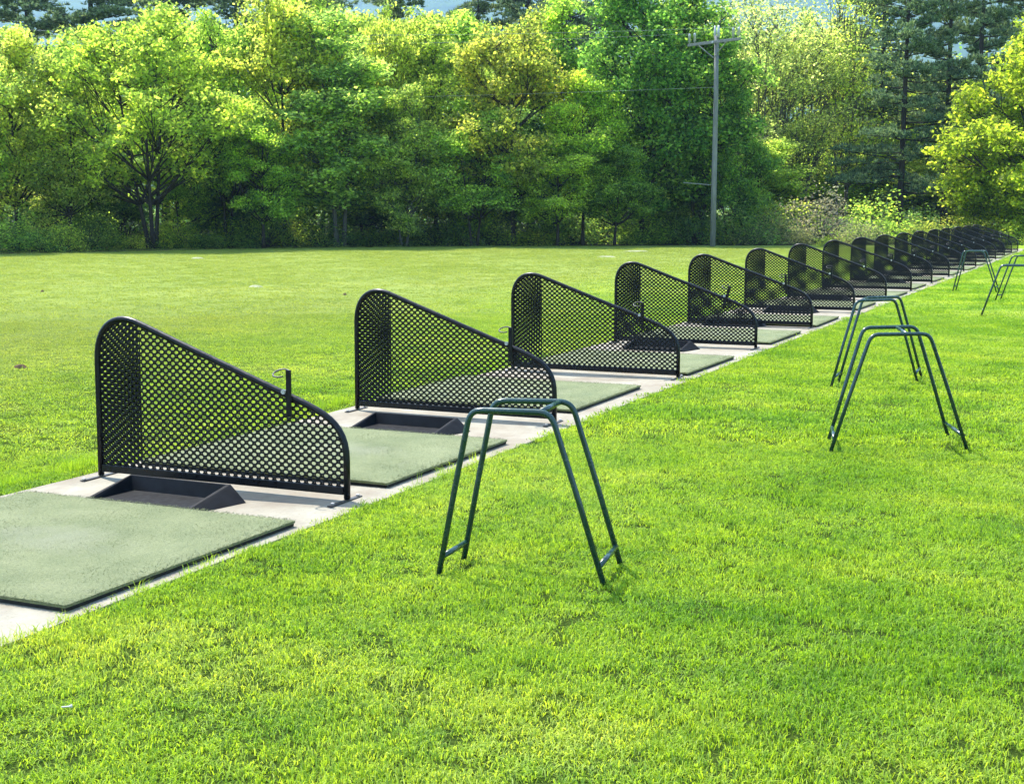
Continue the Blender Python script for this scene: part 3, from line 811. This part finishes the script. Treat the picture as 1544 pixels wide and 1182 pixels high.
FRONT = 'broadleaf trees along the edge of the field'
T = 'broadleaf_tree'
for a in [
    (T, 'oak_a', 'olive', -60, 50, 15, 210, 'olive-yellow tree cut by the left edge of the photo', 'tree', FRONT),
    (T, 'oak_c', 'olive', 30, 53, 12, 170, 'tall olive-yellow tree second from the left, pines behind its top', 'tree', FRONT),
    (T, 'oak_b', 'bronze', 105, 53, 85, 170, 'bronze-tinged low tree left of the wide bright green tree', 'tree', FRONT),
    (T, 'spread', 'bright', 235, 54, 8, 330, 'wide spreading bright green tree with dark forking limbs at left', 'tree', FRONT),
    (T, 'oak_b', 'mid', 345, 57, 20, 170, 'mid green tree between the wide spreading tree and the yellow-green one', 'tree', FRONT),
    (T, 'oak_a', 'yellow', 432, 57.5, -25, 210, 'tall yellow-green tree left of the cool green tree', 'tree', FRONT),
    (T, 'oak_c', 'bright', 400, 55, 150, 130, 'lower bright green tree under the tall yellow-green one', 'tree', FRONT),
    (T, 'tall_b', 'cool', 515, 57, 18, 210, 'cool bluish green tree left of the centre', 'tree', FRONT),
    (T, 'oak_a', 'yellow', 592, 60, 5, 140, 'yellow-topped tree rising behind the leaning grey trunk', 'tree', FRONT),
    (T, 'tall_a', 'mid', 660, 61, -5, 170, 'fresh green tree between the two yellow-topped trees', 'tree', FRONT),
    (T, 'oak_b', 'cool', 610, 57.5, 130, 150, 'low cool green tree below the yellow-topped one', 'tree', FRONT),
    (T, 'oak_a', 'gold', 775, 59, 18, 210, 'golden-topped rounded tree right of the centre', 'tree', FRONT),
    (T, 'oak_b', 'mid', 715, 58, 150, 160, 'low mid green tree in front of the golden-topped tree', 'tree', FRONT),
    (T, 'oak_c', 'lime', 878, 59, 82, 140, 'lime green tree between the golden-topped and the dark green trees', 'tree', FRONT),
    (T, 'oak_c', 'bright', 840, 58, 185, 140, 'low bright green tree with several thin trunks right of the centre', 'tree', FRONT),
    (T, 'tall_a', 'deep', 965, 61, -70, 190, 'tall dark green tree left of the utility pole', 'tree', FRONT),
    (T, 'tall_b', 'deep', 1050, 61.5, -35, 190, 'tall dark green tree directly behind the utility pole', 'tree', FRONT),
    (T, 'oak_b', 'deep', 1100, 61, 130, 120, 'low dark green tree just right of the utility pole', 'tree', FRONT),
    (T, 'oak_a', 'deep', 925, 59, 200, 130, 'low dark green tree at the foot of the tall dark trees', 'tree', FRONT),
    (T, 'airy_a', 'pale', 1150, 71, -25, 150, 'airy pale green tree with a forked dark trunk right of the pole', 'tree', FRONT),
    (T, 'airy_b', 'pale', 1205, 72, 5, 130, 'slender pale green tree with a straight trunk, second right of the pole', 'tree', FRONT),
    (T, 'airy_a', 'yellow', 1265, 74, -40, 140, 'slender yellow-green tree beside the big pine', 'tree', FRONT),
    (T, 'airy_b', 'pale', 1110, 75, -30, 130, 'pale feathery tree seen just over the crossarm of the pole', 'tree', FRONT),
    (T, 'oak_b', 'glow', 1490, 63.5, 175, 150, 'low sunny yellow tree at the left skirt of the yellow maple', 'tree', FRONT),
    (T, 'round', 'glow', 1545, 62, 40, 270, 'sunny yellow-green maple cut by the right edge of the photo', 'tree', FRONT),
]: plant(*a, bark='bark_grey' if a[1].startswith('airy') or a[2] == 'cool' else 'bark')

SEC = 'second row of trees in the wood'
for k, (px, d, yt, w, mt, v) in enumerate([(0, 62, 20, 190, 'mid', 'oak_b'), (130, 63, 45, 190, 'olive', 'oak_a'), (300, 64, 12, 200, 'bright', 'tall_a'), (480, 66, -18, 200, 'mid', 'tall_b'),
        (565, 67, -5, 190, 'cool', 'tall_a'), (700, 67, -12, 190, 'mid', 'oak_c'), (840, 67, -5, 180, 'bright', 'tall_b'), (1010, 69, -10, 170, 'mid', 'tall_a'),
        (1180, 84, 20, 190, 'pale', 'oak_a'), (1290, 84, 20, 180, 'yellow', 'tall_a'), (1390, 86, 90, 190, 'yellow', 'oak_a'), (1480, 84, 130, 190, 'mid', 'oak_b'), (1570, 82, 60, 200, 'bright', 'tall_a')]):
    plant(T, v, mt, px, d, yt, w, ['mid green tree of the second row behind the leftmost trees', 'olive tree of the second row behind the bronze-tinged tree',
        'bright tree of the second row behind the wide spreading tree', 'mid green tree of the second row behind the cool green tree', 'cool green tree of the second row behind the leaning grey trunk',
        'mid green tree of the second row left of the golden-topped tree', 'bright tree of the second row behind the lime green tree', 'mid green tree of the second row behind the dark green trees',
        'pale tree deep in the wood behind the slender pale trees', 'yellow-green tree deep in the wood left of the big pine', 'yellow-green tree deep in the wood between the pine trunks',
        'mid green tree deep in the wood behind the yellow maple', 'bright tree deep in the wood past the right edge'][k], 'tree', SEC)

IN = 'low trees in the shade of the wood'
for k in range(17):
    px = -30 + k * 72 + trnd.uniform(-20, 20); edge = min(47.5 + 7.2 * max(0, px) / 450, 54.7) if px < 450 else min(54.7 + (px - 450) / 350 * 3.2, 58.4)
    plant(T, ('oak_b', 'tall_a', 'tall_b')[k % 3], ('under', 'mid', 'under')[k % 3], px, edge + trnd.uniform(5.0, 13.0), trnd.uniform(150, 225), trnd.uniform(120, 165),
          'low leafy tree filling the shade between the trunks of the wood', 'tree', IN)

for k, (px, d, yt) in enumerate([(1160, 79, 215), (1228, 78, 200), (1290, 80, 190), (1345, 79, 205), (1400, 80, 180), (1455, 79, 200), (1515, 80, 180), (1575, 79, 190)]):
    plant(T, ('tall_a', 'oak_b', 'tall_b')[k % 3], ('yellow', 'mid', 'bright')[k % 3], px, d, yt, 150, 'low leafy tree behind the trunks of the slender trees and the pines', 'tree', 'low trees behind the pines')

PN = 'white pines'
for a in [
    ('pine_tree', 'pine_a', 'needle', 1352, 68, -190, 190, 'big white pine with layered boughs left of the yellow maple', 'tree', PN),
    ('pine_tree', 'pine_c', 'needle', 1418, 70, -260, 170, 'white pine with a bare lower trunk close to the yellow maple', 'tree', PN),
    ('pine_tree', 'pine_c', 'needle', 1462, 75, -280, 170, 'white pine rising directly above the yellow maple', 'tree', PN),
    ('pine_tree', 'pine_b', 'needle', 1530, 78, -260, 190, 'white pine at the right edge behind the yellow maple', 'tree', PN),
    ('pine_tree', 'pine_b', 'needle', 1320, 80, -230, 170, 'white pine behind the big layered one', 'tree', PN),
    ('pine_tree', 'pine_b', 'needle', 150, 76, -190, 260, 'white pine showing over the wide spreading tree at left', 'tree', PN),
    ('pine_tree', 'pine_a', 'needle', 60, 78, -130, 250, 'white pine at the top left corner over the olive trees', 'tree', PN),
    ('pine_tree', 'pine_a', 'needle', 365, 79, -170, 230, 'white pine showing left of the tall yellow-green tree', 'tree', PN),
    ('pine_tree', 'pine_c', 'needle', 605, 78, -200, 190, 'thin dark pine trunk over the yellow-topped tree', 'tree', PN),
    ('pine_tree', 'pine_b', 'needle', 862, 72, -200, 220, 'white pine with dark bent limbs left of the dark green trees', 'tree', PN),
    ('pine_tree', 'pine_c', 'needle', 905, 76, -190, 170, 'white pine half hidden by the tall dark green tree', 'tree', PN),
    ('pine_tree', 'pine_b', 'needle', 255, 84, -150, 230, 'farther pine over the right side of the wide spreading tree', 'tree', PN),
    ('pine_tree', 'pine_a', 'needle', 505, 86, -160, 220, 'farther pine over the cool green tree', 'tree', PN),
    ('pine_tree', 'pine_b', 'needle', 800, 84, -150, 200, 'farther pine over the golden-topped tree', 'tree', PN),
    ('pine_tree', 'pine_a', 'needle', 720, 80, -110, 170, 'distant pine between the fresh green and golden-topped trees', 'tree', PN),
]: plant(*a, bark='bark_pine')

SH = 'shrubs at the edge of the field'
for a in [
    ('shrub', 'shrub_b', 'shrub', 1165, 61, 312, 90, 'grey-green shrub just right of the utility pole', 'shrub', SH),
    ('shrub', 'shrub_c', 'blossom', 1232, 63, 272, 120, 'buff twiggy shrub with pale branches behind the row of dividers', 'shrub', SH),
    ('shrub', 'shrub_a', 'shrub', 1190, 61.5, 335, 80, 'low pale shrub at the field edge above the sixth divider', 'shrub', SH),
    ('shrub', 'shrub_a', 'mid', 1200, 64, 290, 110, 'green bush behind the low pale shrub', 'shrub', SH),
    ('shrub', 'shrub_a', 'lime', 1241, 58, 352, 36, 'small bright lime bush just above the seventh divider', 'shrub', SH),
    ('shrub', 'shrub_c', 'bright', 1320, 62, 278, 120, 'big leafy green shrub left of the pine trunk', 'shrub', SH),
    ('shrub', 'shrub_b', 'shrub', 1300, 60, 330, 90, 'grey-green shrub in front of the big leafy one', 'shrub', SH),
    ('shrub', 'shrub_b', 'shrub', 1130, 60, 335, 80, 'low dark shrub at the foot of the utility pole', 'shrub', SH),
    ('shrub', 'shrub_a', 'gold', 1450, 62, 318, 110, 'orange-gold bush beneath the yellow maple', 'shrub', SH),
    ('shrub', 'shrub_b', 'yellow', 1390, 64, 325, 90, 'yellow-green bush between the pine trunk and the gold bush', 'shrub', SH),
    ('shrub', 'shrub_a', 'lime', 1535, 60, 330, 90, 'lime bush beyond the last divider at the right edge', 'shrub', SH),
    ('shrub', 'shrub_c', 'mid', 1370, 68, 300, 110, 'green bush behind the foot of the big pine', 'shrub', SH),
]: plant(*a, parts=('stems', 'foliage'), bark='bark_grey')

UN = 'undergrowth bushes along the foot of the wood'
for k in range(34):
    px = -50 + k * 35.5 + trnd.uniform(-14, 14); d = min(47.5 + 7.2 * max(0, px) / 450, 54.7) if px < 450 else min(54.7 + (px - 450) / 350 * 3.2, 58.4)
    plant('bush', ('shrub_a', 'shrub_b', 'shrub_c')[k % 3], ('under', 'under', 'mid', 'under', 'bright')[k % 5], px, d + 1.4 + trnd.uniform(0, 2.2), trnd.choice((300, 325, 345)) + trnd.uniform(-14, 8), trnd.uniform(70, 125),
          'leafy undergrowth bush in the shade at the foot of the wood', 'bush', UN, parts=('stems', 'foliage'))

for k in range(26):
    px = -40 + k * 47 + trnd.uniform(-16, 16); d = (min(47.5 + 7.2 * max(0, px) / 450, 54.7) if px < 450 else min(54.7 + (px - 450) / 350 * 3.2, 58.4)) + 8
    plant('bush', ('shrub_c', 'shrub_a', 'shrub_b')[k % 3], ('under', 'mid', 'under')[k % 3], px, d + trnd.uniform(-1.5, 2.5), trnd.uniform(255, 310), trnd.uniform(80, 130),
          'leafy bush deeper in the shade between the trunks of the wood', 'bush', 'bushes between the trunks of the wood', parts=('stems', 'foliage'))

def woodland():
    """far side of the wood, one mass of foliage"""
    rng = np.random.default_rng(99); C = []
    for k in range(900):
        px = rng.uniform(-350, 1900); d = rng.uniform(82, 115); x, y = sv(px, d); top = hgt(rng.uniform(60, 150), 90)
        z = .2 + top * rng.random()**1.8
        C.append(np.array([x, y, z]) + rng.normal(0, 1, (120, 3)) * np.array([1.4, 1.4, .9]))
    C = np.concatenate(C); C = C[C[:, 2] > 0]
    me = leaf_mesh('woodland', C, .24, rng); me.materials.append(LEAF['under'])  # no canopy above this mass, so its shade is painted in as leaf colour
    tag(link('woodland', me), 'green woodland seen between the trunks behind the front trees', 'woodland', kind='stuff')
woodland()

# ------------------------------------------------------------------ utility pole and wires
px0, py0 = sv(1073, 57.2)
H_P = hgt(49, 57.2)
pole = thing('utility_pole', 'weathered grey wooden utility pole with one crossarm at the field edge', 'utility pole', (px0, py0, 0))
b = MB(); b.tube([(0, 0, -.3), (.01, 0, 3), (.02, 0, 6), (.0, 0, H_P - .38)], [.116, .107, .097, .086], 14); link('pole_shaft', b.mesh('pole_shaft', M['pole'], True), pole)
za = hgt(72.5, 57.2)
# the crossarm runs towards the eye at its right end
ad = Vector((math.cos(YAW) * .62 + math.sin(YAW) * .79, math.sin(YAW) * .62 - math.cos(YAW) * .79, 0)).normalized()
pd = Vector((-ad.y, ad.x, 0))
def arm_pt(s, z, o=0.0): return tuple(ad * s + pd * o + Vector((0, 0, z)))
b = MB(); hw = 1.42
c = [arm_pt(s, za + dz, -.17 + o) for s in (-hw, hw) for o in (-.055, .055) for dz in (-.058, .058)]
b.add(c, [(0, 1, 3, 2), (4, 6, 7, 5), (0, 4, 5, 1), (2, 3, 7, 6), (1, 5, 7, 3), (0, 2, 6, 4)])
link('crossarm', bevel_mesh(b.mesh('crossarm', M['arm']), .012), pole)
b = MB(); b.tube([arm_pt(0, za, -.25), arm_pt(0, za, .14)], .05, 8); link('arm_bolt', b.mesh('arm_bolt', M['insul']), pole)
for sgn in (-1, 1):
    b = MB(); b.tube([arm_pt(sgn * .75, za - .07, -.25), arm_pt(0, za - .62, -.15)], .022, 6); link('arm_brace', b.mesh('arm_brace', M['arm']), pole)
ins = []
for s in (-1.36, -1.06, 1.06, 1.36):
    b = MB(); b.tube([arm_pt(s, za + z, -.17) for z in (.07, .12, .125, .22, .225, .33, .335, .44, .46)], [.025, .025, .06, .05, .06, .05, .06, .045, .02], 10)
    link('insulator', b.mesh('insulator', M['insul'], True), pole); ins.append(arm_pt(s, za + .46, -.17))
for o in (-.09, .10):
    b = MB(); b.tube([arm_pt(o, H_P - .46, 0), arm_pt(o, H_P - .25, 0), arm_pt(o, H_P + .02, 0)], [.06, .055, .04], 10)
    link('insulator', b.mesh('top_insulator', M['insul'], True), pole)
zb = hgt(280, 57.2)
b = MB(); rt = Vector((math.cos(YAW), math.sin(YAW), 0))
b.tube([tuple(-rt * 1.25 + Vector((0, 0, zb + .1))), tuple(-rt * .6 + Vector((0, 0, zb + .05))), (0, 0, zb)], .02, 8)
link('side_arm', b.mesh('side_arm', M['arm']), pole)

P0 = Vector((px0, py0, 0))
far_end = Vector((*sv(-900, 60), 0))
def wire(p0, p1, sag, label, r=.0045):
    b = MB(); n = 30
    b.tube([tuple(p0.lerp(p1, i / n) - Vector((0, 0, sag * 4 * (i / n) * (1 - i / n)))) for i in range(n + 1)], r, 5)
    o = link('power_line', b.mesh('power_line', M['wire'])); tag(o, label, 'power line', 'wires from the utility pole')
wire(P0 + Vector(ins[0]), far_end + Vector((-.4, 0, hgt(2, 60))), 1.1, 'thin overhead wire from the left end of the crossarm')
wire(P0 + Vector(ins[3]), far_end + Vector((.6, 1, hgt(-12, 60))), 1.0, 'thin overhead wire from the right end of the crossarm')
wire(P0 + Vector((0, 0, hgt(137, 57.2))), far_end + Vector((0, 0, hgt(150, 60))), .45, 'lowest overhead wire crossing in front of the trees')

# ------------------------------------------------------------------ small things on the grass
def blob(name, mat, x, y, rx, ry, h, label, cat, group, seed):
    rng = random.Random(seed); b = MB(); n = 14; vs = [(0, 0, h)]
    for ring, f in ((.55, .8), (1.0, 0.0)):
        for k in range(n):
            a = TAU * k / n; q = ring * rng.uniform(.72, 1.15)
            vs.append((rx * q * math.cos(a), ry * q * math.sin(a), h * f * rng.uniform(.6, 1.1) - .01 * (ring == 1)))
    fs = [(0, 1 + k, 1 + (k + 1) % n) for k in range(n)] + [(1 + k, 1 + n + k, 1 + n + (k + 1) % n, 1 + (k + 1) % n) for k in range(n)]
    b.add(vs, fs)
    o = link(name, b.mesh(name, mat, True), None, (x, y, float(terrain(np.array(x), np.array(y)))), (0, 0, rng.random() * 3))
    tag(o, label, cat, group)
for k, (x, y, r, lb) in enumerate([(-16.58, 48.3, .55, 'pale sand patch farthest out on the field, left of the pole'), (-15.67, 42.7, .42, 'pale sand patch on the field above the fourth divider'),
        (-26.8, 35.8, .28, 'small pale sand patch far out at the left of the field'), (-15.95, 23.15, .22, 'pale sand patch on the field above the nearest divider')]):
    blob('sand_patch', M['sand'], x, y, r, r * .8, .045, lb, 'sand patch', 'sand-filled divots on the field', k)
for k, (x, y, r, lb) in enumerate([(-10.16, 10.6, .085, 'dark clod of soil on the field left of the nearest divider'), (-17.5, 17.6, .09, 'clod of soil far left on the field'), (-13.2, 22.0, .08, 'clod of soil on the field behind the nearest divider'),
        (-19.0, 20.5, .07, 'small clod of soil at the left, farther out')]):
    blob('soil_clod', M['dirt'], x, y, r, r * .6, .045, lb, 'soil clod', 'clods on the field', 20 + k)
b = MB(); b.tube([(0, 0, 0), (.024, 0, .002), (.029, 0, .003), (.033, 0, .004)], [.0026, .0028, .0050, .0058], 8)
tag(link('golf_tee', b.mesh('golf_tee', M['tee'], True), None, (-3.0, 3.24, .030), (0, 0, .4)), 'tiny white golf tee lying in the near grass at bottom left', 'golf tee')

# ------------------------------------------------------------------ air, sky, sun, camera
def haze():
    b = MB(); b.box(-6400, 6400, -6400, 6400, -3.2, 1350)
    m, nt, N, L, out = new_mat('haze_air')
    v = N.new('ShaderNodeVolumePrincipled'); v.inputs['Density'].default_value = HAZE
    v.inputs['Color'].default_value = (.46, .70, 1.0, 1); v.inputs['Anisotropy'].default_value = .2
    L.new(v.outputs[0], out.inputs['Volume'])
    o = link('haze', b.mesh('haze', m)); tag(o, 'pale blue haze in the air over the valley', 'haze', kind='stuff')
HAZE = .00019
haze()

SUN = Vector((-.54, .25, 1.0)).normalized()
el = math.asin(SUN.z)
w = bpy.data.worlds.new('World'); sc.world = w; w.use_nodes = True
nt = w.node_tree; bg = nt.nodes['Background']
sky = nt.nodes.new('ShaderNodeTexSky'); sky.sky_type = 'NISHITA'; sky.sun_disc = False
sky.sun_elevation = el; sky.sun_rotation = math.atan2(SUN.x, SUN.y); sky.air_density = 1.0; sky.dust_density = 1.2
nt.links.new(sky.outputs[0], bg.inputs['Color']); bg.inputs['Strength'].default_value = .15
ld = bpy.data.lights.new('sun', 'SUN'); ld.energy = 3.5; ld.angle = R(.53); ld.color = (1, .955, .88)
so = link('sun', ld, None, (0, 0, 60)); so.rotation_euler = (-SUN).to_track_quat('-Z', 'Y').to_euler()

cd = bpy.data.cameras.new('camera'); cd.sensor_width = 36; cd.lens = FPX / 1544 * 36; cd.clip_start = .1; cd.clip_end = 20000
cam = link('camera', cd, None, (0, 0, EYE), (R(90) - .1326, 0, YAW)); sc.camera = cam

sc.view_settings.view_transform = 'Standard'; sc.view_settings.look = 'None'
sc.view_settings.exposure = 1.68; sc.view_settings.gamma = 1
sc.render.engine = 'CYCLES'
sc.cycles.max_bounces = 9; sc.cycles.diffuse_bounces = 7; sc.cycles.transmission_bounces = 6; sc.cycles.volume_bounces = 1
sc.cycles.use_denoising = True
